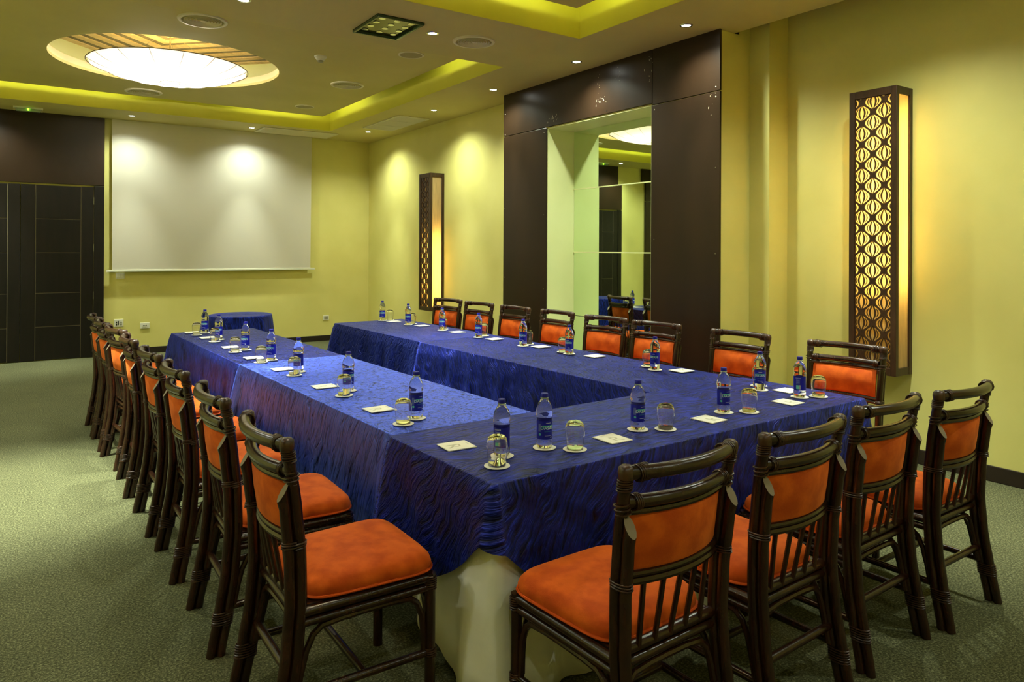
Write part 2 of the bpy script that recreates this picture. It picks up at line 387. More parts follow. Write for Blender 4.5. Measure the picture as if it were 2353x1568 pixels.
# ------------------------------------------------------------------ doors and back wall dressing
dr = tag(bpy.data.objects.new('door_1', None), 'black brown double door with horizontal grooves', None, None, 'structure'); COL.objects.link(dr)
DF = YB-.05
bx('door_frame', DOORM, (.868, .99, DF, YB, 0, 2.375), dr, .004); bx('door_frame', DOORM, (-.66, -.56, DF, YB, 0, 2.375), dr, .004)
def leaf(x0, x1, gx0, gx1, name):
    lf = bpy.data.objects.new(name, None); COL.objects.link(lf); lf.parent = dr
    y0, y1 = DF+.012, YB
    bx('core', GROOVE, (x0+.004, x1-.004, y0+.006, y1, .012, 2.355), lf)
    g = .004
    bx('stile', DOORM, (x0, gx0-g, y0, y1-.002, .008, 2.36), lf, .002); bx('stile', DOORM, (gx1+g, x1, y0, y1-.002, .008, 2.36), lf, .002)
    zs = [.008, .455, .908, 1.45, 1.905, 2.36]
    for a, b_ in zip(zs, zs[1:]): bx('door_panel', DOORM, (gx0+g, gx1-g, y0+.001, y1-.002, a+g, b_-g), lf, .002)
    return lf
lf = leaf(.028, .858, .192, .713, 'door_leaf'); leaf(-.556, .022, -.42, -.115, 'door_leaf')
for z in (2.17, 1.52, .86, .23): B().tube([(.863, DF+.004, z-.05), (.863, DF+.004, z+.05)], .006, 8).build('hinge', HINGE, lf, True)
bx('frame_gap', GROOVE, (.8585, .8675, DF+.02, YB-.001, 0, 2.36), dr)
tp = tag(bpy.data.objects.new('trim_2', None), 'dark brown panel above the double doors', None, None, 'structure'); COL.objects.link(tp)
bx('panel', DARKPANEL, (-.66, .99, DF, YB, 2.382, ZS), tp, .003)
for z in (3.2, 2.95, 2.7): B().lathe([(.008, 0), (.008, .003), (0.001, .003)], 8).build('screw', BLACKP, tp).matrix_local = Matrix.Translation((.94-.03*(3.2-z), DF-.0005, z)) @ Matrix.Rotation(PI/2, 4, 'X')
tp2 = tag(bpy.data.objects.new('trim_3', None), 'dark brown panel at the left end of the back wall', None, None, 'structure'); COL.objects.link(tp2)
bx('panel', DARKPANEL, (XL, -1.38, DF, YB, 0, 2.6), tp2, .003); bx('panel', DARKPANEL, (XL, -1.38, DF, YB, 2.606, ZS), tp2, .003)

# projection screen
ps = thing('projection_screen', 'large white pull-down projection screen on the back wall', 'screen', (2.5, YB-.06, 1.19))
n = 24; b = B()
rows = []
for i in range(n+1):
    u = i/n; rows.append([(-1.425+2.85*u+(.012*(1-2*u)*(1-v)), .003*math.sin(u*PI*2)*(1-v), .012+v*(ZS-1.19-.014)) for v in (0, .25, .5, .75, 1)])
b.ring_pts(rows, False, False, False); scn = b.build('screen_fabric', SCREEN, ps)
md = scn.modifiers.new('s', 'SOLIDIFY'); md.thickness = .003
b = B(); b.box(-1.475, 1.475, -.014, .014, -.012, .018); b.build('bottom_bar', WHITEMETAL, ps, bevel=.004)
for s in (-1, 1): bx('bar_cap', PLASTIC, (s*1.478-.006, s*1.478+.006, -.015, .015, -.013, .019), ps)
# wall plates
def plate(name, label, cat, x, z, w, h, kind):
    t = thing(name, label, cat, (x, YB-.001, z)); bx('cover_plate', PLASTIC, (-w/2, w/2, -.010, 0, -h/2, h/2), t, .003)
    if kind == 'switch':
        for s in (-1, 1): bx('rocker', PLASTIC, (s*w*.22-.022, s*w*.22+.022, -.015, -.009, -h*.3, h*.3), t, .003)
    elif kind == 'av':
        for i in range(2):
            bx('socket', BLACKP, (-w*.30, -w*.18, -.013, -.009, -.02+.03*i-.012, .0+.03*i-.008), t); bx('socket', PLASTICG, (w*.14, w*.34, -.013, -.009, -.03+.03*i, -.012+.03*i), t)
        bx('socket', BLACKP, (-w*.10, 0, -.013, -.009, -.03, .03), t)
    elif kind == 'outlet':
        bx('face', PLASTIC, (-w*.27, w*.27, -.013, -.009, -h*.22, h*.22), t, .002)
        for i in (-1, 0, 1): bx('slot', BLACKP, (i*w*.15-.004, i*w*.15+.004, -.0138, -.0125, -.008, .010), t)
    else:
        bx('face', PLASTICG, (-w*.32, w*.32, -.014, -.009, -h*.3, h*.34), t, .002); B().lathe([(.006, 0), (.006, .002), (.001, .002)], 10).build('jack', BLACKP, t).matrix_local = Matrix.Translation((.004, -.0145, -.005)) @ Matrix.Rotation(PI/2, 4, 'X')
plate('light_switch', 'double light switch plate just under the projection screen', 'switch', 1.195, 1.125, .112, .085, 'switch')
plate('connection_plate', 'white wall plate with black audio video sockets', 'wall plate', 1.18, .455, .118, .108, 'av')
plate('power_outlet', 'white power outlet low on the back wall by the chairs', 'outlet', 1.512, .40, .122, .085, 'outlet')
plate('cable_outlet', 'small grey outlet box low on the back wall beside the round table', 'outlet', 4.2, .378, .10, .08, 'jack')
# emergency light
em = thing('emergency_light', 'slim emergency light with green lamp above the doors', 'emergency light', (.10, 11.16, ZS))
bx('housing', PLASTIC, (-.16, .16, -.05, .05, -.022, 0), em, .004); bx('lens_cover', FROST, (-.135, .135, -.036, .036, -.055, -.022), em, .006)
for s in (-1, 1): bx('end_bracket', CHROME, (s*.147-.008, s*.147+.008, -.03, .03, -.058, -.022), em)
B().lathe([(.001, -.012), (.008, -.01), (.01, 0), (.008, .01), (.001, .012)], 10, (0, -.045, -.036)).build('led', LED, em)

# ------------------------------------------------------------------ ceiling fittings
def spot(x, y, label, w=1.0, core=1.2, z=ZS, cone=140):
    t = thing('ceiling_spotlight', label, 'spotlight', (x, y, z), 0, 'recessed ceiling spotlights')
    B().lathe([(.034, -.001), (.036, -.006), (.046, -.006), (.052, -.002), (.052, .001)], 24).build('trim_ring', CHROME, t, True)
    B().lathe([(.0345, -.002), (.02, -.0035), (.001, -.004)], 20).build('lens', LENS, t)
    for nm, e, size in (('flood_beam', .60, cone), ('core_beam', core, 50)):
        li = bpy.data.lights.new(nm, 'SPOT'); li.energy = SPOT_W*w*e; li.color = SPOT_COL; li.spot_size = math.radians(size); li.spot_blend = 1; li.shadow_soft_size = .035
        lo = bpy.data.objects.new(nm, li); COL.objects.link(lo); lo.parent = t; lo.location = (0, 0, -.02)
    return t
spot(2.84, 5.31, 'bright spotlight in the beam beside the square glass fitting', 1, 2.6)
spot(1.34, 5.39, 'spotlight in the beam at the top edge of the picture', 1, 3.0)
spot(4.40, 5.32, 'spotlight in front of the middle of the dark cladding')
spot(4.397, 3.945, 'spotlight in front of the near end of the dark cladding')
spot(4.411, 6.794, 'spotlight at the far corner of the dark cladding')
spot(4.435, 8.248, 'spotlight beside the long grille near the far lattice lamp')
spot(4.442, 10.384, 'spotlight nearest the far right room corner')
spot(2.875, 11.06, 'spotlight above the middle of the projection screen', .65, 1.6)
spot(1.273, 11.03, 'spotlight above the left edge of the projection screen', .65, 1.6)
spot(-.33, 11.05, 'spotlight in front of the double doors, left of the emergency light', 1, 2.2)
spot(-.16, 5.35, 'spotlight in the beam left of the picture', 1.2, 7.0); spot(-1.75, 5.32, 'spotlight at the left end of the beam', 1, 4.5)
for y, nm in ((10.4, 'far end'), (8.25, 'second place'), (6.8, 'third place'), (3.95, 'fourth place'), (2.4, 'fifth place')): spot(-1.75, y, 'spotlight along the left wall, '+nm+' from the doors', .8, 2.6)
for x, nm in ((-.3, 'left'), (1.3, 'middle'), (2.9, 'right')): spot(x, -.55, 'added fill spotlight in the soffit behind the camera, '+nm+' of three', .35)  # unseen spots added to brighten the front faces of cloth and chairs
spot(4.397, 2.4, 'spotlight over the near lattice lamp', 1.1, 2.4); spot(4.397, .5, 'spotlight at the near end of the right soffit')

def diffuser(x, y, z, r, label):
    t = thing('air_diffuser', label, 'air vent', (x, y, z), 0, 'round ceiling air diffusers')
    B().lathe([(r*.83, -.004), (r*.85, -.014), (r*.97, -.012), (r, -.001), (r, .002)], 40).build('rim', VENTM, t, True)
    B().lathe([(r*.86, .0005), (.001, .0005)], 32).build('duct', VENTD, t)
    for k in range(1, 7):
        q = r*.83*k/7
        B().lathe([(q-.001, -.001), (q+.006, -.013), (q+.008, -.0125), (q+.001, -.0005)], 36).build('cone_ring', VENTM, t, True)
    B().lathe([(.001, -.014), (r*.08, -.012), (r*.10, -.004)], 16).build('hub', VENTM, t, True)
diffuser(1.31, 6.645, ZI, .205, 'round air diffuser between the big lamp and the beam')
diffuser(3.244, 5.312, ZS, .185, 'round air diffuser in the beam beside the bright spotlight')
diffuser(3.262, 8.262, ZI, .20, 'round air diffuser right of the big lamp near the smoke detector')
diffuser(1.302, 10.141, ZI, .215, 'round air diffuser below the big lamp near the back tray edge')
def speaker(x, y, label):
    t = thing('ceiling_speaker', label, 'speaker', (x, y, ZI), 0, 'round ceiling speakers')
    B().lathe([(.112, -.006), (.118, -.009), (.13, -.006), (.132, .001)], 36).build('rim', VENTM, t, True)
    B().lathe([(.113, -.006), (.06, -.009), (.001, -.010)], 32).build('grille', noisy('speaker mesh', srgb(150, 140, 104), srgb(176, 166, 124), 400, .7), t, True)
speaker(3.285, 6.6, 'round ceiling speaker next to the beam'); speaker(3.279, 9.878, 'round ceiling speaker near the far tray corner')
sm = thing('smoke_detector', 'small cone-shaped white smoke detector on the ceiling', 'smoke detector', (2.55, 7.19, ZI))
B().lathe([(.062, .001), (.062, -.012), (.052, -.022), (.036, -.046)], 28, cap1=True).build('body', PLASTIC, sm, True)
B().lathe([(.030, -.046), (.028, -.060), (.001, -.064)], 20).build('sensor', PLASTICG, sm, True)
def grille(label, x0, x1, y0, y1, nsl, along):
    t = thing('return_grille', label, 'air vent', ((x0+x1)/2, (y0+y1)/2, ZS), 0, 'rectangular ceiling grilles')
    w, d = (x1-x0)/2, (y1-y0)/2; f = .035
    b = B(); b.box(-w, w, -d, -d+f, -.014, 0); b.box(-w, w, d-f, d, -.014, 0); b.box(-w, -w+f, -d+f, d-f, -.014, 0); b.box(w-f, w, -d+f, d-f, -.014, 0); b.build('frame', VENTM, t, bevel=.004)
    bx('duct', VENTD, (-w+f, w-f, -d+f, d-f, -.001, .001), t)
    for i in range(nsl):
        q = -1+2*(i+.5)/nsl
        if along == 'x': b = B(); y = q*(d-f); b.ring_pts([[(sx, y-.006, -.003), (sx, y+.008, -.013), (sx, y+.010, -.012), (sx, y-.004, -.002)] for sx in (-w+f, w-f)])
        else: b = B(); x = q*(w-f); b.ring_pts([[(x-.006, sy, -.003), (x+.008, sy, -.013), (x+.010, sy, -.012), (x-.004, sy, -.002)] for sy in (-d+f, d-f)])
        b.build('slat', VENTM, t)
    if along == 'y':
        for q in (-.33, .33): bx('cross_bar', VENTM, (-w+f, w-f, q*d-.006, q*d+.006, -.012, -.002), t)
grille('long ceiling grille above the right edge of the projection screen', 2.99, 4.15, 10.84, 11.38, 26, 'x')
grille('ceiling grille in the right soffit before the far lattice lamp', 4.21, 4.685, 8.83, 10.05, 24, 'y')
# square glass fitting with round mirrors
sq = thing('glass_ceiling_fitting', 'square glass ceiling fitting with twelve round mirror dots', 'light fitting', (2.457, 5.356, ZS))
hx, hy = .2, .255
b = B(); b.box(-hx, hx, -hy, hy, -.002, .0); b.build('back_plate', plain('olive back plate', srgb(84, 78, 30), .15, .6, .7), sq)
b = B(); e = .022
b.box(-hx, hx, hy-e, hy, -.024, -.002); b.box(-hx, hx, -hy, -hy+e, -.024, -.002); b.box(-hx, -hx+e, -hy+e, hy-e, -.024, -.002); b.box(hx-e, hx, -hy+e, hy-e, -.024, -.002)
b.build('glass_edge', GLASSEDGE, sq, bevel=.004)
for i in range(3):
    for j in range(4):
        o = B().lathe([(.026, -.0025), (.026, -.006), (.001, -.006)], 18).build('mirror_dot', [CHROME], sq); o.location = (-.125+.125*i, -.17+.113*j, 0); o.rotation_euler = (random.uniform(-.04, .04), random.uniform(-.04, .04), 0)

# chandelier: shallow fabric bowl
def chandelier(c, label):
    t = thing('bowl_chandelier', label, 'ceiling lamp', (c[0], c[1], 3.30))
    n = 64; b = B(); rings = []
    prof = [(.10, 0), (.22, .008), (.38, .028), (.54, .062), (.67, .104), (.745, .138), (.785, .162)]
    for r, z in prof:
        rg = []
        for k in range(n):
            a = 2*PI*k/n; s = 1-.022*abs(math.sin(a*8))*(r/.785)
            rg.append((r*s*math.cos(a), r*s*math.sin(a), z+.006*abs(math.sin(a*8))*(r/.785)))
        rings.append(rg)
    b.ring_pts(rings, True, True, False); b.build('shade', SHADE, t, 'all')
    for k in range(16):
        a = 2*PI*k/16; b = B(); b.tube([((r+.002)*math.cos(a), (r+.002)*math.sin(a), z-.002) for r, z in prof], .0022, 5); b.build('rib', WIRE, t)
    def rg(r, z, w): b = B(); pts = [(r*math.cos(2*PI*k/48), r*math.sin(2*PI*k/48), z) for k in range(49)]; b.tube(pts, w, 5, False); return b
    rg(.787, .163, .004).build('rim_ring', WIRE, t, True); rg(.10, -.002, .0025).build('bottom_ring', WIRE, t, True)
    for k in range(8):
        a = 2*PI*k/8+.2; B().lathe([(.001, -.03), (.02, -.026), (.03, -.008), (.03, .01), (.02, .03), (.001, .036)], 12, (.40*math.cos(a), .40*math.sin(a), .17)).build('bulb', BULBM, t, True)
    for k in range(3):
        a = 2*PI*k/3+.4; B().tube([(.78*math.cos(a), .78*math.sin(a), .165), (.10*math.cos(a), .10*math.sin(a), .5)], .0018, 5).build('suspension_wire', CHROME, t)
    B().tube([(0, 0, .20), (0, 0, ZR-3.30-.012)], .008, 8).build('stem', CHROME, t, True)
    B().lathe([(.001, .235), (.50, .215), (.50, .222), (.001, .243)], 32).build('added_shield_plate', WHITEMETAL, t)  # added unseen plate, keeps direct bulb light off the boards
    for k in range(3):
        a = 2*PI*k/3; B().lathe([(.001, -.03), (.02, -.026), (.03, -.008), (.03, .01), (.02, .03), (.001, .036)], 12, (.07*math.cos(a), .07*math.sin(a), .28)).build('added_up_bulb', UPM, t, True)  # weak bulbs added above the plate to brighten the middle boards
chandelier(LAMPC[0], 'large glowing fabric bowl lamp in the round ceiling recess')
chandelier(LAMPC[1], 'second glowing fabric bowl lamp overhead in front of the camera')

# ------------------------------------------------------------------ lattice wall lamps
def clip(poly, x0, x1, z0, z1):
    for ax, v, s in ((0, x0, 1), (0, x1, -1), (1, z0, 1), (1, z1, -1)):
        out = []
        for i in range(len(poly)):
            p, q = poly[i-1], poly[i]; pi, qi = (p[ax]-v)*s >= 0, (q[ax]-v)*s >= 0
            if pi != qi: k = (v-p[ax])/(q[ax]-p[ax]); out.append((p[0]+(q[0]-p[0])*k, p[1]+(q[1]-p[1])*k))
            if qi: out.append(q)
        poly = out
        if len(poly) < 3: return []
    return poly
from mathutils.geometry import delaunay_2d_cdt
def inpoly(x, y, q):
    c = False
    for i in range(len(q)):
        (x0, y0), (x1, y1) = q[i-1], q[i]
        if (y0 > y) != (y1 > y) and x < (x1-x0)*(y-y0)/(y1-y0)+x0: c = not c
    return c
def fretwork(w, h):
    """wood sheet with onion-shaped cut-outs (front, back and cut edges)"""
    cs, ph = w*.311, h/12.7
    a, hh = cs*.70, ph*.41
    W_ = lambda v: max(0, math.cos(PI*v/2))**1.45
    m = .0025; holes = []
    vs = [-1+2*i/10 for i in range(11)]
    for col in range(-2, 3):
        for row in range(-1, 15):
            cx, cz = col*cs, h/2 - (row+.2 + (.5 if col % 2 else 0))*ph
            shapes = [[(W_(v)*a*.26, v*hh) for v in vs] + [(-W_(v)*a*.26, v*hh) for v in reversed(vs[1:-1])]]
            for a0, a1, lim in ((.40, .62, .92), (.70, 1.0, .86)):
                us = [lim*v for v in vs]
                inn = [(a*a0*W_(v)+a*.05, v*hh) for v in us]
                outr = [(a*(a0*W_(v)+(a1-a0)*max(0, 1-(v/lim)**2)**.7)+a*.05, v*hh) for v in us]
                pl = inn+list(reversed(outr[1:-1])); shapes.append(pl); shapes.append([(-x, z) for x, z in reversed(pl)])
            for s in shapes:
                q = clip([(cx+x, cz+z) for x, z in s], -w/2+m, w/2-m, -h/2+m, h/2-m)
                if len(q) < 3: continue
                ar = abs(sum(q[i-1][0]*q[i][1]-q[i][0]*q[i-1][1] for i in range(len(q))))/2
                if ar > 8e-6: holes.append(q)
    V = [Vector((x, z)) for x, z in [(-w/2, -h/2), (w/2, -h/2), (w/2, h/2), (-w/2, h/2)]]; E_ = [(0, 1), (1, 2), (2, 3), (3, 0)]
    for q in holes:
        k = len(V); V += [Vector(p) for p in q]; E_ += [(k+i, k+(i+1) % len(q)) for i in range(len(q))]
    pv, pe, pf, _, _, _ = delaunay_2d_cdt(V, E_, [], 0, 1e-7)
    bb = [(min(p[0] for p in q), max(p[0] for p in q), min(p[1] for p in q), max(p[1] for p in q), q) for q in holes]
    keep = []
    for f in pf:
        x = sum(pv[i].x for i in f)/3; y = sum(pv[i].y for i in f)/3
        if not any(b_[0] <= x <= b_[1] and b_[2] <= y <= b_[3] and inpoly(x, y, b_[4]) for b_ in bb): keep.append(f)
    b = B(); d = .004
    f0 = [b.bm.verts.new((p.x, p.y, -d)) for p in pv]; f1 = [b.bm.verts.new((p.x, p.y, d)) for p in pv]
    for f in keep: b.face([f0[i] for i in f]); b.face([f1[i] for i in reversed(f)])
    cnt = {}
    for f in keep:
        for i in range(3):
            e = tuple(sorted((f[i], f[(i+1) % 3]))); cnt[e] = cnt.get(e, 0)+1
    for (i, j), c in cnt.items():
        if c == 1: b.face([f0[i], f0[j], f1[j], f1[i]])
    bmesh.ops.recalc_face_normals(b.bm, faces=b.bm.faces)
    me = bpy.data.meshes.new('lattice'); b.bm.to_mesh(me); b.bm.free(); return me
def sconce(xw, y0, y1, z0, z1, dep, tube0, tube1, label):
    t = thing('lattice_wall_lamp', label, 'wall lamp', (xw, (y0+y1)/2, z0), 0, 'tall lattice wall lamps')
    hw, H = (y1-y0)/2, z1-z0; fb = .042; sd = .038; bars = []
    for s in (-1, 1):
        bx('frame_post', SCONCEW, (-dep, -dep+fb*.9, s*(hw-fb/2)-fb/2, s*(hw-fb/2)+fb/2, 0, H), t, .003)
        bx('frame_post', SCONCEW, (-sd, 0, s*(hw-.011)-.011, s*(hw-.011)+.011, 0, H), t, .002)
    for z in (0, H-.055):
        bx('frame_rail', SCONCEW, (-dep+.002, -dep+.032, -hw+fb, hw-fb, z, z+.055), t, .002)
        for s in (-1, 1): bx('frame_rail', SCONCEW, (-dep+fb*.9, -sd, s*(hw-.012)-.010, s*(hw-.012)+.010, z, z+.055), t, .002)
    bx('top_board', SCONCEW, (-dep+.005, 0, -hw+.005, hw-.005, H-.012, H-.002), t); bx('bottom_board', SCONCEW, (-dep+.005, 0, -hw+.005, hw-.005, .002, .012), t)
    w, h = 2*(hw-fb), H-.11
    me = fretwork(w, h); me.materials.clear(); me.materials.append(SCONCEW); me.name = 'lattice'
    o = bpy.data.objects.new('lattice', me); COL.objects.link(o); o.parent = t
    o.matrix_local = Matrix.Translation((-dep+.012, 0, H/2)) @ Matrix(((0, 0, 1), (1, 0, 0), (0, 1, 0))).to_4x4()
    bx('front_diffuser', PARCH, (-dep+.022, -dep+.024, -hw+fb*.8, hw-fb*.8, .045, H-.045), t)
    for s in (-1, 1): bx('side_diffuser', PARCH, (-dep+fb*.8, -sd*.9, s*(hw-.014)-.001, s*(hw-.014)+.001, .045, H-.045), t)
    bx('back_board', WHITEMETAL, (-.006, -.001, -hw+.02, hw-.02, .02, H-.02), t)
    B().tube([(-.085, 0, tube0*H), (-.085, 0, tube1*H)], .016, 10).build('light_tube', TUBEM, t, True)
    return t
sconce(XN, 2.643, 2.995, .636, 2.705, .225, .30, .93, 'tall lattice wall lamp on the near right wall, glowing brightest at the top')
sconce(XF, 8.885, 9.222, .655, 2.59, .225, .08, .55, 'tall lattice wall lamp on the far right wall, lit in its lower half')

# ------------------------------------------------------------------ tables and cloths (table axes)
ZTOP = .752
def cloth(name, label, mat, x0, x1, y0, y1, z, drop, seed, amp=.02, corner=.05, skrot=0.0, inward=None, sks=1.0):
    """drop(side, u): hanging length along side S,E,N,W (u 0..1 along the side)"""
    random.seed(seed); ph = [random.uniform(0, 6.28) for _ in range(6)]
    cx, cy = (x0+x1)/2, (y0+y1)/2
    per = []
    def side(a, b, s, nx, ny):
        L = math.hypot(b[0]-a[0], b[1]-a[1]); n = max(4, int(L/.022))
        for i in range(n):
            u = i/n; per.append((a[0]+(b[0]-a[0])*u, a[1]+(b[1]-a[1])*u, nx, ny, s, u, L))
        # rounded corner: normals swing round
    rc = .012
    side((x0+rc, y0), (x1-rc, y0), 'S', 0, -1); cor = {'S': (x1-rc, y0+rc, -PI/2)}
    segs = [('S', (x0+rc, y0), (x1-rc, y0), 0, -1, (x1-rc, y0+rc), -PI/2), ('E', (x1, y0+rc), (x1, y1-rc), 1, 0, (x1-rc, y1-rc), 0),
            ('N', (x1-rc, y1), (x0+rc, y1), 0, 1, (x0+rc, y1-rc), PI/2), ('W', (x0, y1-rc), (x0, y0+rc), -1, 0, (x0+rc, y0+rc), PI)]
    per = []; nxt = {'S': 'E', 'E': 'N', 'N': 'W', 'W': 'S'}
    for s, a, b, nx, ny, cc, a0 in segs:
        side(a, b, s, nx, ny)
        for k in range(9):
            an = a0 + PI/2*k/8
            per.append((cc[0]+rc*math.cos(an), cc[1]+rc*math.sin(an), math.cos(an), math.sin(an), s+nxt[s], k/8, .02))
    m = len(per); arc = 0; cols = []
    rowv = [0, .004, .012, .03, .06, .1, .16, .24, .34, .45, .56, .67, .78, .89, 1]
    for i, (px, py, nx, ny, s, u, L) in enumerate(per):
        q = per[(i+1) % m]
        if len(s) == 1: d = drop(s, u)
        else: d = (drop(s[0], 1)*(1-u)+drop(s[1], 0)*u)
        cornerw = math.sin(PI*u) if len(s) == 2 else 0
        near = min(u, 1-u)*L if len(s) == 1 else 0
        cw = math.exp(-(near/.07)**2)
        col = []
        rip = (math.sin(arc*19+ph[0])*.6+math.sin(arc*31+ph[1])*.4+math.sin(arc*47+ph[2])*.25)
        for v in rowv:
            dd = v*d
            fl = .004+.010*min(1, v*8)+.03*v*(d/.4)+amp*rip*v**1.3*(d/.35)*(1-.6*cw) + corner*cw*v*(d/.35)*(1.0 if cornerw or near < .1 else .5)
            if inward and s[0] in inward: fl = .006-.055*min(1, v*2.5)+.004*rip*v
            if d < .03: fl = .004+.006*v
            zz = z - dd if v > .004 else z - .0015*(v > 0)
            zz += -.018*cw*v*0
            col.append((px+nx*fl*(1 if v > 0 else 0), py+ny*fl*(1 if v > 0 else 0), zz, arc, dd))
        cols.append(col); arc += math.hypot(q[0]-px, q[1]-py)
    b = B(); bm = b.bm; uvl = bm.loops.layers.uv.new('UVMap')
    vs = [[bm.verts.new(p[:3]) for p in c] for c in cols]
    def addf(idx, uvs):
        f = b.face(idx)
        if f:
            f.smooth = True
            for lp, uv in zip(f.loops, uvs): lp[uvl].uv = uv
    ck, sk = math.cos(skrot), math.sin(skrot); rt_ = lambda u, v: (ck*u-sk*v*sks+.3*v*(1-sks), sk*u+ck*v*sks)
    K = len(rowv)
    for i in range(m):
        j = (i+1) % m; sd = per[i][4][0]
        off = seed*3.1+{'S': 0, 'E': 7, 'N': 14, 'W': 21}[sd]
        a1 = cols[j][0][3] if j else arc
        for k in range(K-1):
            addf([vs[i][k], vs[j][k], vs[j][k+1], vs[i][k+1]], [rt_(cols[i][k][3]+off, cols[i][k][4]), rt_(a1+off, cols[j][k][4]), rt_(a1+off, cols[j][k+1][4]), rt_(cols[i][k+1][3]+off, cols[i][k+1][4])])
    # top: fan of quads via inner rings
    prev = vs
    ringp = [[c[0][:2] for c in cols]]
    pts = [c[0] for c in cols]; last = [r[0] for r in vs]; lastp = [(p[0], p[1]) for p in pts]
    for kk in (.06, .2, .45, .75):
        newp = []
        hx_, hy_ = (x1-x0)/2, (y1-y0)/2; lim = min(hx_, hy_)*kk
        for (x, y) in lastp0 if kk != .06 else lastp:
            pass
        newp = [(cx+max(-(hx_-lim), min(hx_-lim, (p[0]-cx)*(1-lim/hx_))), cy+max(-(hy_-lim), min(hy_-lim, (p[1]-cy)*(1-lim/hy_)))) for p in pts]
        lastp0 = lastp
        cur = [bm.verts.new((x, y, z+.0012*noise.noise((x*9, y*9, seed)))) for x, y in newp]
        for i in range(m):
            j = (i+1) % m
            addf([last[i], cur[i], cur[j], last[j]], [lastp[i], newp[i], newp[j], lastp[j]])
        last, lastp = cur, newp
    f = b.face(last)
    if f:
        f.smooth = True
        for lp, uv in zip(f.loops, lastp): lp[uvl].uv = uv
    o = b.build(name, mat, None, 'all', True)
    o.rotation_euler = (0, 0, T)
    return tag(o, label, 'tablecloth', 'blue tablecloths of the U-shaped table')
def lerp(a, b, t): return a+(b-a)*t
AX0, AX1, BX0, BX1 = 1.385, 2.115, 2.945, 3.725
CY0, CY1, YE = 1.94, 2.695, 7.10
def table(label, x0, x1, y0, y1, group='banquet tables under the blue cloths'):
    c = tw((x0+x1)/2, (y0+y1)/2); t = thing('banquet_table', label, 'table', c, T, group); hx_, hy_ = (x1-x0)/2-.012, (y1-y0)/2-.012
    bx('tabletop', noisy('plywood top', srgb(120, 88, 56), srgb(140, 104, 68), 5, .6), (-hx_, hx_, -hy_, hy_, .715, .745), t, .004)
    for sx in (-1, 1):
        for sy in (-1, 1): B().tube([(sx*(hx_-.06), sy*(hy_-.12), 0), (sx*(hx_-.06), sy*(hy_-.12), .715)], .014, 8).build('leg', BLACKP, t, True)
    for sy in (-1, 1): B().tube([(-(hx_-.06), sy*(hy_-.12), .15), (hx_-.06, sy*(hy_-.12), .15)], .009, 6).build('crossbar', BLACKP, t, True)
table('banquet table under the far left blue cloth', AX0, AX1, 4.955, YE); table('banquet table under the near left blue cloth', AX0, AX1, 2.715, 4.94)
table('banquet table under the far right blue cloth', BX0, BX1, 5.31, YE); table('banquet table under the slanted near right blue cloth', BX0, BX1, 2.715, 5.29)
table('banquet table under the front blue cloth nearest the camera', 1.36, 3.735, CY0, CY1)
def d_farl(s, u): return {'S': .012, 'E': .40, 'N': .38, 'W': .36}[s]
def d_nearl(s, u): return {'S': .012, 'E': .40, 'N': .012, 'W': .44}[s]
def d_farr(s, u): return {'S': .012, 'E': .36, 'N': .30+.12*math.sin(PI*u), 'W': .44}[s]
def d_nearr(s, u): return {'S': .012, 'E': .36, 'N': .012, 'W': .46}[s]
def d_cross(s, u):
    x = lerp(3.735, 1.36, u)
    if s == 'N': return .36 if 2.15 < x < 2.91 else .006
    if s == 'S': return .22+.13*min(1, u/.06)-.05*max(0, (u-.9)/.1)
    if s == 'W': return .44-.24*max(0, (u-.45)/.55)**1.5
    return .30
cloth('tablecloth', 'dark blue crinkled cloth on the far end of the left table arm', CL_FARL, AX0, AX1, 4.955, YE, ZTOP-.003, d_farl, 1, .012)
cloth('tablecloth', 'blue crackled cloth with painted-in sheen on the near part of the left table arm', CL_NEARL, AX0, AX1, 2.71, 4.945, ZTOP-.0015, d_nearl, 2, .012, sks=.22)
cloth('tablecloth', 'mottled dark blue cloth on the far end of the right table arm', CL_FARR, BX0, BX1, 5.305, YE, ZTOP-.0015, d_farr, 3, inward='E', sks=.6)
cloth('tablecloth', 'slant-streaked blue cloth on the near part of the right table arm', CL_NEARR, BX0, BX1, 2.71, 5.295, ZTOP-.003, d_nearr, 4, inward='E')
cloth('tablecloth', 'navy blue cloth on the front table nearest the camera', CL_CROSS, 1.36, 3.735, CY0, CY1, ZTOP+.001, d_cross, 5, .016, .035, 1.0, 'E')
# white underskirt of the front table
def underskirt():
    b = B(); x0, x1, y0, y1 = 1.372, 3.72, CY0+.012, CY1-.02
    path = [(x0, y1)]; n1 = 34; n2 = 100
    pts = [(x0, y1+(y0-y1)*i/n1, -1, 0, i/n1*.7) for i in range(n1)] + [(x0, y0, -.7, -.7, .7)] + [(x0+(x1-x0)*i/n2, y0, 0, -1, .7+i/n2*2.3) for i in range(1, n2+1)]
    cols = []
    for x, y, nx, ny, s in pts:
        col = []
        hem = .012 + (.24*((.7-s)/.7)**1.6 if s < .7 else 0)
        cwt = math.exp(-((s-.7)/.16)**2)
        for v in (0, .1, .25, .4, .55, .7, .85, 1):
            rip = .022*math.sin(s*23+.6)+.014*math.sin(s*41+2)
            off = .003+.028*v*(1+1.2*cwt)+rip*.6*v**1.2
            col.append((x+nx*off, y+ny*off, lerp(.743, hem, v)))
        cols.append(col)
    b.ring_pts(cols, False, False, False)
    o = b.build('table_underskirt', WHITECLOTH, None, 'all'); o.rotation_euler = (0, 0, T)
    md = o.modifiers.new('s', 'SOLIDIFY'); md.thickness = .002
    return tag(o, 'white floor-length cloth showing under the front blue tablecloth corner', 'table skirt')
underskirt()
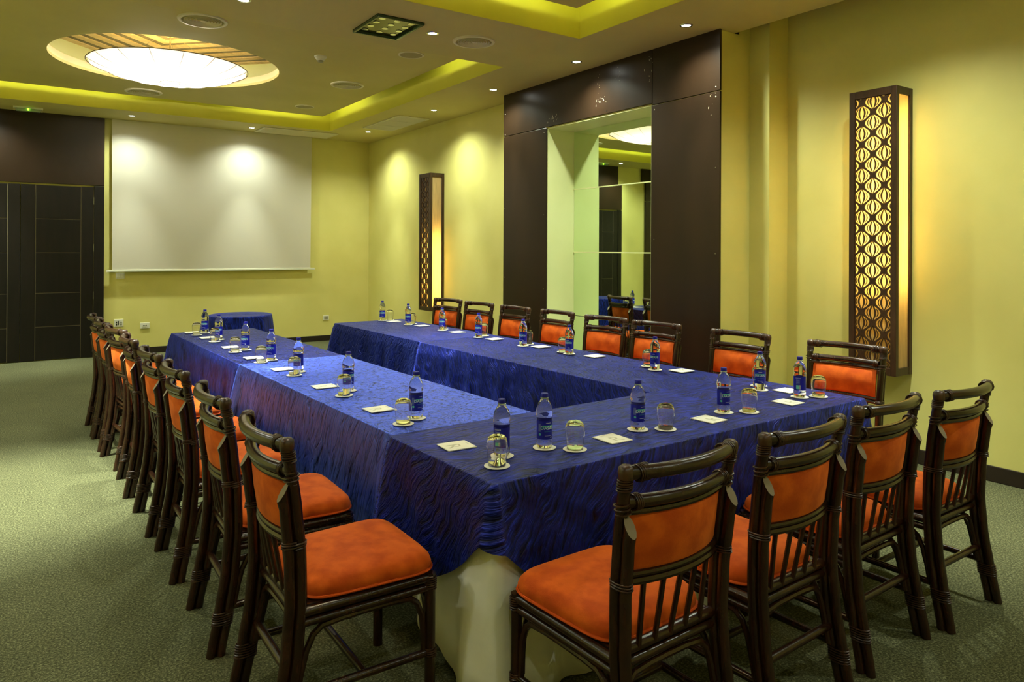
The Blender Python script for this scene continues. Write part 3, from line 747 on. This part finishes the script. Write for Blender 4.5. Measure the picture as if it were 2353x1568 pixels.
# round table at the back
rt = thing('round_table', 'small round table by the back wall', 'table', (2.16, 8.77, 0))
B().lathe([(.001, .72), (.335, .72), (.335, .743), (.001, .743)], 40).build('tabletop', noisy('plywood round', srgb(120, 88, 56), srgb(140, 104, 68), 5, .6), rt)
B().lathe([(.2, 0), (.2, .02), (.03, .05), (.03, .72)], 24).build('pedestal', BLACKP, rt, True)
b = B(); n = 160; uvl = b.bm.loops.layers.uv.new('UVMap'); rings = []
for v in [0, .3, .6, .9, 1.0, 1.02, 1.06, 1.15, 1.35, 1.6, 1.9, 2.2, 2.5, 2.8]:
    rg = []
    for k in range(n):
        a = 2*PI*k/n
        if v <= 1: r, z = .341*max(v, .002), .7475-(.002 if v == 1 else 0)
        else:
            q = (v-1)/1.8; r = .345+.008+.07*q+(.020*math.sin(a*11+.4)+.010*math.sin(a*17+1))*q**.6; z = .7475-q*.70
        rg.append((r*math.cos(a), r*math.sin(a), z))
    rings.append(rg)
vs = b.ring_pts(rings, True, True, False)
for f in b.bm.faces:
    for lp in f.loops:
        c = lp.vert.co; lp[uvl].uv = (math.atan2(c.y, c.x)*.36, (.75-c.z)+math.hypot(c.x, c.y))
rc_ = b.build('round_tablecloth', CL_ROUND, None, 'all'); rc_.location = (2.16, 8.77, 0)
tag(rc_, 'floor-length blue cloth on the small round table by the back wall', 'tablecloth')

# ------------------------------------------------------------------ chairs
def post_y(z):
    P = [(0, -.290), (.15, -.262), (.30, -.238), (.45, -.226), (.60, -.230), (.75, -.246), (.95, -.278)]
    for (a, ya), (b_, yb) in zip(P, P[1:]):
        if z <= b_: t = (z-a)/(b_-a); t = t*t*(3-2*t)*.35+t*.65; return lerp(ya, yb, t)
    return P[-1][1]
def post_x(z): return .206+.014*(abs(z-.42)/.5)**1.3
def helix(b, c, ax, ru, rv, u, v, L, turns, w=.0024):
    n = 12; pts = []
    for i in range(int(turns*n)+1):
        t = i/(turns*n); a = 2*PI*i/n
        pts.append(Vector(c)+Vector(ax)*(L*(t-.5))+Vector(u)*(ru*math.cos(a))+Vector(v)*(rv*math.sin(a)))
    b.tube(pts, w, 5)
def bow(x, y, d, hx): return y-d*(1-(x/hx)**2)
X_, Y_, Z_ = (1, 0, 0), (0, 1, 0), (0, 0, 1)
def make_chair():
    t = thing('rattan_chair', '', 'chair')
    P = lambda pts, r, name, mats=RATTAN, par=t, n=10, cut=None: B().tube(pts, r, n, True, cut).build(name, mats, par, True)
    zs = [i*.0475*1.0 for i in range(0, 21)]
    for s in (-1, 1):
        leg = P([(s*post_x(z), post_y(z), z) for z in zs[:20]+[.942]], .0178, 'leg', n=12)
        leg['label'] = 'curved rear leg and back post'
        b = B(); zz = [i*.05 for i in range(0, 17)]
        b.tube([(s*(post_x(z)-.002), post_y(z)-.034, z) for z in zz], .017, 12, True, 1.5)
        pole = b.build('support_pole', [RATTAN, CUT], leg, True)
        me = pole.data; best = max(me.polygons, key=lambda q: q.center.z if len(q.vertices) > 4 else -1); best.material_index = 1
        P([(s*.212, .212, 0), (s*.212, .212, .2), (s*.212, .212, .436)], .0178, 'leg', n=12)
        # bindings
        for z0, L, tn in ((.135, .05, 6), (.635, .022, 3)):
            b = B(); helix(b, (s*(post_x(z0)-.001), post_y(z0)-.017, z0), Vector((0, .12, 1)), .0205, .0375, X_, Y_, L, tn); b.build('binding', BINDM, t, True)
        b = B(); helix(b, (s*post_x(.905), post_y(.905), .908), Vector((0, -.16, 1)), .0205, .0205, X_, Y_, .034, 5); helix(b, (s*.176, bow(.176, -.276, .045, .218), .94), X_, .0222, .0222, Y_, Z_, .045, 6)
        b.lathe([(.0215, -.012), (.0235, .004), (.021, .018), (.013, .0245), (.001, .026)], 12, (s*.219, -.277, .938)); b.build('binding', BINDM, t, True)
        b = B(); helix(b, (s*.180, bow(.18, -.262, .04, .21), .857), X_, .0212, .0212, Y_, Z_, .026, 4); helix(b, (s*post_x(.84), post_y(.84)-.001, .84), Vector((.25*s, 0, 1)), .0212, .0212, X_, Y_, .04, 3); b.build('binding', BINDM, t, True)
        b = B(); helix(b, (s*.212, .212, .405), Z_, .0205, .0205, X_, Y_, .045, 6); helix(b, (s*.212, .212, .17), Z_, .0205, .0205, X_, Y_, .03, 4); b.build('binding', BINDM, t, True)
    xs = [-1+2*i/14 for i in range(15)]
    P([(.222*x, bow(x, -.277, .05, 1), .942) for x in xs], .0198, 'top_rail', n=12)
    P([(.205*x, bow(x, -.262, .042, 1), .858) for x in xs], .0185, 'back_rail', n=12)
    P([(.203*x, bow(x, -.258, .042, 1), .829) for x in xs], .0098, 'back_rail', n=8)
    P([(.203*x, bow(x, -.236, .042, 1), .652) for x in xs], .0098, 'back_rail', n=8)
    P([(.203*x, bow(x, -.234, .042, 1), .632) for x in xs], .0125, 'back_rail', n=8)
    # upholstered back
    b = B(); rows = []
    for i in range(13):
        x = -1+2*i/12; e = max(0, 1-abs(x)**6)
        rg = []
        for v, dy in [(0, .004), (.06, .016), (.5, .024), (.94, .016), (1, .004), (1, -.004), (.94, -.010), (.5, -.012), (.06, -.010), (0, -.004)]:
            z = .662+.158*v; y = bow(x, lerp(-.236, -.256, v), .042, 1)+dy*(.35+.65*e); rg.append((.189*x, y, z))
        rows.append(rg)
    b.ring_pts(rows, True); b.build('backrest', ORANGE, t, True)
    for i in range(5):
        x = (i-2)*.066
        P([(x, bow(x, -.234, .042, .203), .628), (x*.97, -.236, .435)], .0082, 'spindle', n=8)
    # seat rails and arches
    def arch(f, name='arch_brace'):
        pts = [f(-1, .17), f(-.99, .24), f(-.96, .30), f(-.87, .345), f(-.74, .366), f(-.4, .372), f(0, .373), f(.4, .372), f(.74, .366), f(.87, .345), f(.96, .30), f(.99, .24), f(1, .17)]
        P(pts, .0108, name, n=8)
    P([(-.2, -.226, .437), (.2, -.226, .437)], .0165, 'seat_rail'); P([(-.2, -.227, .402), (.2, -.227, .402)], .0145, 'seat_rail')
    arch(lambda x, z: (.188*x, post_y(z)+.004, z))
    P([(-.2, .212, .42), (.2, .212, .42)], .0155, 'seat_rail'); P([(-.2, .212, .388), (.2, .212, .388)], .0135, 'seat_rail')
    arch(lambda x, z: (.19*x, .212, z))
    for s in (-1, 1):
        P([(s*.207, -.222, .42), (s*.212, .2, .42)], .0155, 'seat_rail'); P([(s*.207, -.222, .388), (s*.212, .2, .388)], .0135, 'seat_rail')
        arch(lambda x, z: (s*.209, lerp(post_y(z)+.018, .19, (x+1)/2), z))
        P([(s*.207, post_y(.17), .17), (s*.212, .205, .17)], .0135, 'stretcher')
    P([(-.207, -.02, .17), (.207, -.02, .17)], .0130, 'stretcher'); P([(-.205, post_y(.225), .225), (.205, post_y(.225), .225)], .0145, 'stretcher')
    bx('seat_base', RATTAN, (-.196, .196, -.212, .2, .408, .4365), t)
    # cushion: superellipse loft
    b = B(); rows = []
    def outline(k, off):
        a = 2*PI*k/48; c_, s_ = math.cos(a), math.sin(a); pw = .34
        x = math.copysign(abs(c_)**pw, c_); y = math.copysign(abs(s_)**pw, s_)
        hx_ = (.216+.012*y)-off; return x*hx_, .018+y*(.222-off)
    for off, z in ((.02, .436), (.004, .440), (0, .450), (-.002, .464), (.003, .480), (.016, .494), (.045, .504), (.10, .510), (.17, .513)):
        rows.append([(*outline(k, off), z) for k in range(48)])
    b.ring_pts(rows); seat = b.build('seat', ORANGE, t, True)
    b = B(); b.tube([(*outline(k, -.003), .447) for k in range(49)], .0048, 6, False); b.build('piping', ORANGEP, seat, True)
    return t
proto = make_chair(); used = [False]
def chair(rail, ang, label):
    """rail: table-axes position of the top rail centre; ang: facing of the seat, table axes, degrees"""
    a = math.radians(ang); c = (rail[0]+.29*math.cos(a), rail[1]+.29*math.sin(a))
    o = proto if not used[0] else copy_tree(proto)
    used[0] = True
    o.location = tw(*c); o.rotation_euler = (0, 0, a+T-PI/2)
    tag(o, label, 'chair', 'rattan chairs around the U-shaped table')
ORD = ['first', 'second', 'third', 'fourth', 'fifth', 'sixth', 'seventh', 'eighth']
LCH = [((.727, 2.345), 0), ((.735, 3.035), -1), ((.742, 3.756), 0), ((.745, 4.405), 1), ((.750, 5.132), -1), ((.755, 5.776), 6), ((.745, 6.361), 1), ((.752, 6.895), 1)]
for i, (p_, a) in enumerate(LCH): chair(p_, a-1.8, 'orange and dark rattan chair on the left side of the table, %s from the camera' % ORD[i])
RCH = [((4.265, 7.0), 189), ((4.265, 6.36), 185), ((4.26, 5.71), 180), ((4.285, 5.09), 179), ((4.265, 4.43), 184), ((4.26, 3.86), 184), ((4.258, 3.085), 181), ((4.28, 2.335), 186)]
for i, (p_, a) in enumerate(RCH): chair(p_, a, 'orange and dark rattan chair along the mirror wall, %s from the far end' % ORD[i])
FCH = [((1.585, 1.330), 90), ((2.176, 1.317), 90.4), ((2.790, 1.345), 90), ((3.345, 1.30), 88.5)]
for i, (p_, a) in enumerate(FCH): chair(p_, a, 'orange and dark rattan chair on the camera side of the table, %s from the left' % ORD[i])

# ------------------------------------------------------------------ bottles, glasses, coasters, pads
ZC0 = ZTOP+.0036
def bend_text(txt, size, ang, z, r):
    me = text_mesh(txt, size)
    for v in me.vertices:
        a = ang+v.co.x/r; v.co = (r*math.cos(a), r*math.sin(a), z+v.co.y)
    return me
def curved_patch(a0, a1, z0, z1, r, n=10):
    b = B(); b.ring_pts([[(r*math.cos(lerp(a0, a1, i/n)), r*math.sin(lerp(a0, a1, i/n)), z) for i in range(n+1)] for z in (z0, z1)], False, False, False); return b
def make_bottle():
    t = thing('water_bottle', '', 'bottle')
    prof = [(.001, .004), (.018, .003), (.024, 0), (.029, .004), (.0315, .012), (.0318, .030), (.0300, .034), (.0303, .037), (.0303, .108), (.0316, .113), (.0312, .119), (.0300, .122), (.0318, .127), (.0326, .134), (.0325, .142), (.0305, .155), (.0262, .168), (.0195, .180), (.0145, .188), (.0128, .193), (.0128, .197)]
    b = B(); n = 40; rings = []
    for r, z in prof:
        w = .0016 if z < .03 and r > .02 else 0
        rings.append([((r-w*(.5+.5*math.cos(10*PI*k/n*1)))*math.cos(2*PI*k/n), (r-w*(.5+.5*math.cos(10*PI*k/n)))*math.sin(2*PI*k/n), z) for k in range(n)])
    b.ring_pts(rings); b.build('bottle_body', WATER, t, 'all')
    B().lathe([(.0145, .1905), (.0160, .1915), (.0160, .1935), (.0145, .1945)], 24, cap0=True, cap1=True).build('neck_ring', FROST, t, True)
    b = B(); n = 48; rg = []
    for r, z in [(.0128, .1955), (.0138, .1955), (.0142, .198), (.0142, .2085), (.0132, .2105), (.001, .2108)]:
        rg.append([((r*(1-.02*(k % 2)*(z > .197 and z < .2095)))*math.cos(2*PI*k/n), (r*(1-.02*(k % 2)*(z > .197 and z < .2095)))*math.sin(2*PI*k/n), z) for k in range(n)])
    b.ring_pts(rg, True, True, True); b.build('cap', CAPB, t, True)
    rl = .0308
    b = B(); b.lathe([(rl, .0365), (rl, .108)], 40); lab = b.build('label', LABELB, t, 'all')
    curved_patch(-.95, .95, .076, .090, rl+.00025).build('logo_band', TEALD, lab, 'all')
    curved_patch(-.75, .75, .086, .0905, rl+.0003).build('logo_band', TEAL, lab, 'all')
    me = bend_text('DASANI', .0185, 0, .080, rl+.0005); me.materials.append(WHITEP); o = bpy.data.objects.new('lettering', me); COL.objects.link(o); o.parent = lab
    me = bend_text('DASANI', .0075, PI, .1005, rl+.0004); me.materials.append(WHITEP); o = bpy.data.objects.new('lettering', me); COL.objects.link(o); o.parent = lab
    curved_patch(-.55, .55, .0665, .0672, rl+.0003).build('print_line', TEAL, lab, 'all')
    curved_patch(-.5, .4, .0505, .0515, rl+.0003).build('print_line', WHITEP, lab, 'all'); curved_patch(.25, .5, .043, .046, rl+.0003).build('print_line', WHITEP, lab, 'all')
    curved_patch(-.35, .3, .099, .1005, rl+.0003).build('print_line', WHITEP, lab, 'all')
    curved_patch(PI-.35, PI+.15, .044, .064, rl+.0003).build('print_block', TEAL, lab, 'all'); curved_patch(PI+.15, PI+.38, .044, .064, rl+.0003).build('print_block', WHITEP, lab, 'all')
    b = B()
    for i in range(6): b2 = curved_patch(PI+.17+.032*i, PI+.17+.032*i+.014, .0455, .0625, rl+.0005, 1); me_ = bpy.data.meshes.new('x'); b2.bm.to_mesh(me_); b.bm.from_mesh(me_); b2.bm.free(); bpy.data.meshes.remove(me_)
    b.build('barcode', INK, lab)
    for k in range(5): curved_patch(PI-.34, PI+.34-.08*(k % 2), .0705+.0052*k, .0720+.0052*k, rl+.0003).build('print_line', plain('pale blue print', srgb(150, 170, 225), .4) if k == 0 and 'pale blue print' not in bpy.data.materials else bpy.data.materials['pale blue print'], lab, 'all')
    ca, cz = -1.15, .056; n = 20
    b = B(); rr = .0052; b.face([b.bm.verts.new(((rl+.0005)*math.cos(ca+rr*math.cos(2*PI*k/n)/rl), (rl+.0005)*math.sin(ca+rr*math.cos(2*PI*k/n)/rl), cz+rr*math.sin(2*PI*k/n))) for k in range(n)]); b.build('print_dot', TEAL, lab)
    for k in range(4): curved_patch(-1.35+.09*k, -1.35+.09*k+.035, .066, .096, rl+.0003, 2).build('print_line', bpy.data.materials['pale blue print'], lab, 'all')
    return t
def make_glass():
    t = thing('tumbler', '', 'glass')
    out = [(.0315, 0), (.0335, .02), (.0365, .045), (.0385, .066), (.0375, .083), (.0335, .096), (.0265, .1045), (.016, .1085), (.001, .109)]
    inn = [(.0303, 0), (.0323, .02), (.0353, .045), (.0372, .065), (.0360, .081), (.0318, .0925), (.024, .099), (.013, .1015), (.001, .102)]
    b = B(); b.lathe(list(reversed(inn))+[(.0309, -.0006)]+out, 40); b.build('glass_bowl', GLASS, t, 'all')
    return t
def make_coaster(shape):
    t = thing('paper_coaster', '', 'coaster')
    n = 48; rr = lambda a: .0465*(1 if shape == 0 else 1-.045*abs(math.cos(a*2.5)))
    b = B(); b.ring_pts([[(rr(2*PI*k/n)*math.cos(2*PI*k/n), rr(2*PI*k/n)*math.sin(2*PI*k/n), z) for k in range(n)] for z in (0, .0014)]); b.build('paper_disc', PAPER, t)
    b = B(); b.lathe([(.0285, .0015), (.0295, .0015)], 40); b.build('printed_ring', INKF, t)
    me = text_mesh('Hispaniola', .0115); me.transform(Matrix.Translation((0, .002, .0016))); me.materials.append(INK); o = bpy.data.objects.new('lettering', me); COL.objects.link(o); o.parent = t
    return t
def make_pad():
    t = thing('notepad', '', 'notepad')
    bx('paper_block', PAPER, (-.055, .055, -.061, .061, 0, .0035), t)
    me = text_mesh('R', .085); 
    me.transform(Matrix.Shear('XY', 4, (.25, 0)) if False else Matrix.Identity(4)); me.transform(Matrix.Translation((.006, -.018, .0037))); me.materials.append(INKF); o = bpy.data.objects.new('watermark', me); COL.objects.link(o); o.parent = t
    me = text_mesh('Hispaniola', .007); me.transform(Matrix.Translation((-.012, .05, .0037))); me.materials.append(INK); o = bpy.data.objects.new('lettering', me); COL.objects.link(o); o.parent = t
    return t
PB, PG, PC0, PC1, PN = make_bottle(), make_glass(), make_coaster(0), make_coaster(1), make_pad()
PU = {}
def inst(pr, loc, rz, label, cat, group):
    o = pr if pr not in PU else copy_tree(pr); PU[pr] = 1
    o.location = loc; o.rotation_euler = (0, 0, rz); tag(o, label, cat, group); return o
SETS = {
 'L': dict(where='on the left table arm', frm='the far end', face=PI, b=[(1.618, 6.876), (1.597, 6.317), (1.601, 5.569), (1.599, 4.96), (1.586, 4.394), (1.594, 3.653), (1.586, 2.883)],
  g=[(1.525, 6.77), (1.541, 6.219), (1.51, 5.515), (1.517, 4.915), (1.529, 4.306), (1.532, 3.563), (1.499, 2.839)],
  n=[(1.539, 7.00), (1.558, 6.522), (1.555, 5.798), (1.538, 5.145), (1.542, 4.558), (1.54, 3.855), (1.536, 3.163)]),
 'C': dict(where='on the front table', frm='the left', face=-PI/2, b=[(1.556, 2.172), (1.755, 2.166), (2.26, 2.155), (2.834, 2.149), (3.457, 2.141)],
  g=[(1.481, 2.095), (1.848, 2.093), (2.376, 2.103), (2.956, 2.095), (3.567, 2.1)], n=[(1.50, 2.397), (2.073, 2.118), (2.671, 2.106), (3.3, 2.11)]),
 'R': dict(where='on the right table arm', frm='the far end', face=0, b=[(3.439, 7.0), (3.471, 6.482), (3.496, 5.855), (3.485, 5.22), (3.473, 4.561), (3.488, 4.017), (3.479, 3.17), (3.453, 2.378)],
  g=[(3.53, 7.03), (3.558, 6.555), (3.56, 5.94), (3.6, 5.305), (3.584, 4.637), (3.522, 4.13), (3.558, 3.302), (3.564, 2.462)],
  n=[(3.506, 6.87), (3.545, 6.328), (3.544, 5.665), (3.537, 5.046), (3.564, 4.449), (3.575, 3.835), (3.602, 3.055), (3.57, 2.285)])}
BROT = {'L': [-.35, -.25, -.4, -.35, -.5, .6, .75], 'C': [2.6, .55, .75, .8, 2.9], 'R': [-.15, -.25, -.25, -.3, -.4, -.45, -.35, .1]}
random.seed(11)
GRP = {'b': 'water bottles on the tables', 'g': 'upturned tumblers on the tables', 'n': 'notepads on the tables', 'c': 'paper coasters on the tables'}
for key, S in SETS.items():
    for i, q in enumerate(S['b']):
        d = Vector((q[0], q[1])).normalized()*.018; x, y = q[0]+d.x, q[1]+d.y; w = tw(x, y, ZC0)
        # orientation: angle towards the camera plus the twist seen in the photograph
        a = math.atan2(-w.y, -w.x) + BROT[key][i]
        inst(PC1, w, random.uniform(0, 6), 'coaster under the %s bottle from %s %s' % (ORD[i], S['frm'], S['where']), 'coaster', GRP['c'])
        inst(PB, w+Vector((0, 0, .0018)), a, 'blue-labelled water bottle %s, %s from %s' % (S['where'], ORD[i], S['frm']), 'bottle', GRP['b'])
        g = Vector(S['g'][i]); b2 = Vector((x, y)); dd = g-b2
        if dd.length < .10: g = b2+dd.normalized()*.10
        w = tw(g.x, g.y, ZC0)
        inst(PC0, w, T+S['face']+PI/2+random.uniform(-.5, .5), 'printed coaster under the %s glass from %s %s' % (ORD[i], S['frm'], S['where']), 'coaster', GRP['c'])
        inst(PG, w+Vector((0, 0, .0026)), random.uniform(0, 6), 'clear tumbler upside down %s, %s from %s' % (S['where'], ORD[i], S['frm']), 'glass', GRP['g'])
    for i, q in enumerate(S['n']):
        rz = T+S['face']+PI/2+random.uniform(-.05, .05) if not (key == 'C' and i == 0) else T+1.2
        if key == 'C' and i == 0: rz = T-PI/2-.1
        inst(PN, tw(q[0], q[1], ZC0-.0008), rz, 'white notepad %s, %s from %s' % (S['where'], ORD[i], S['frm']), 'notepad', GRP['n'])
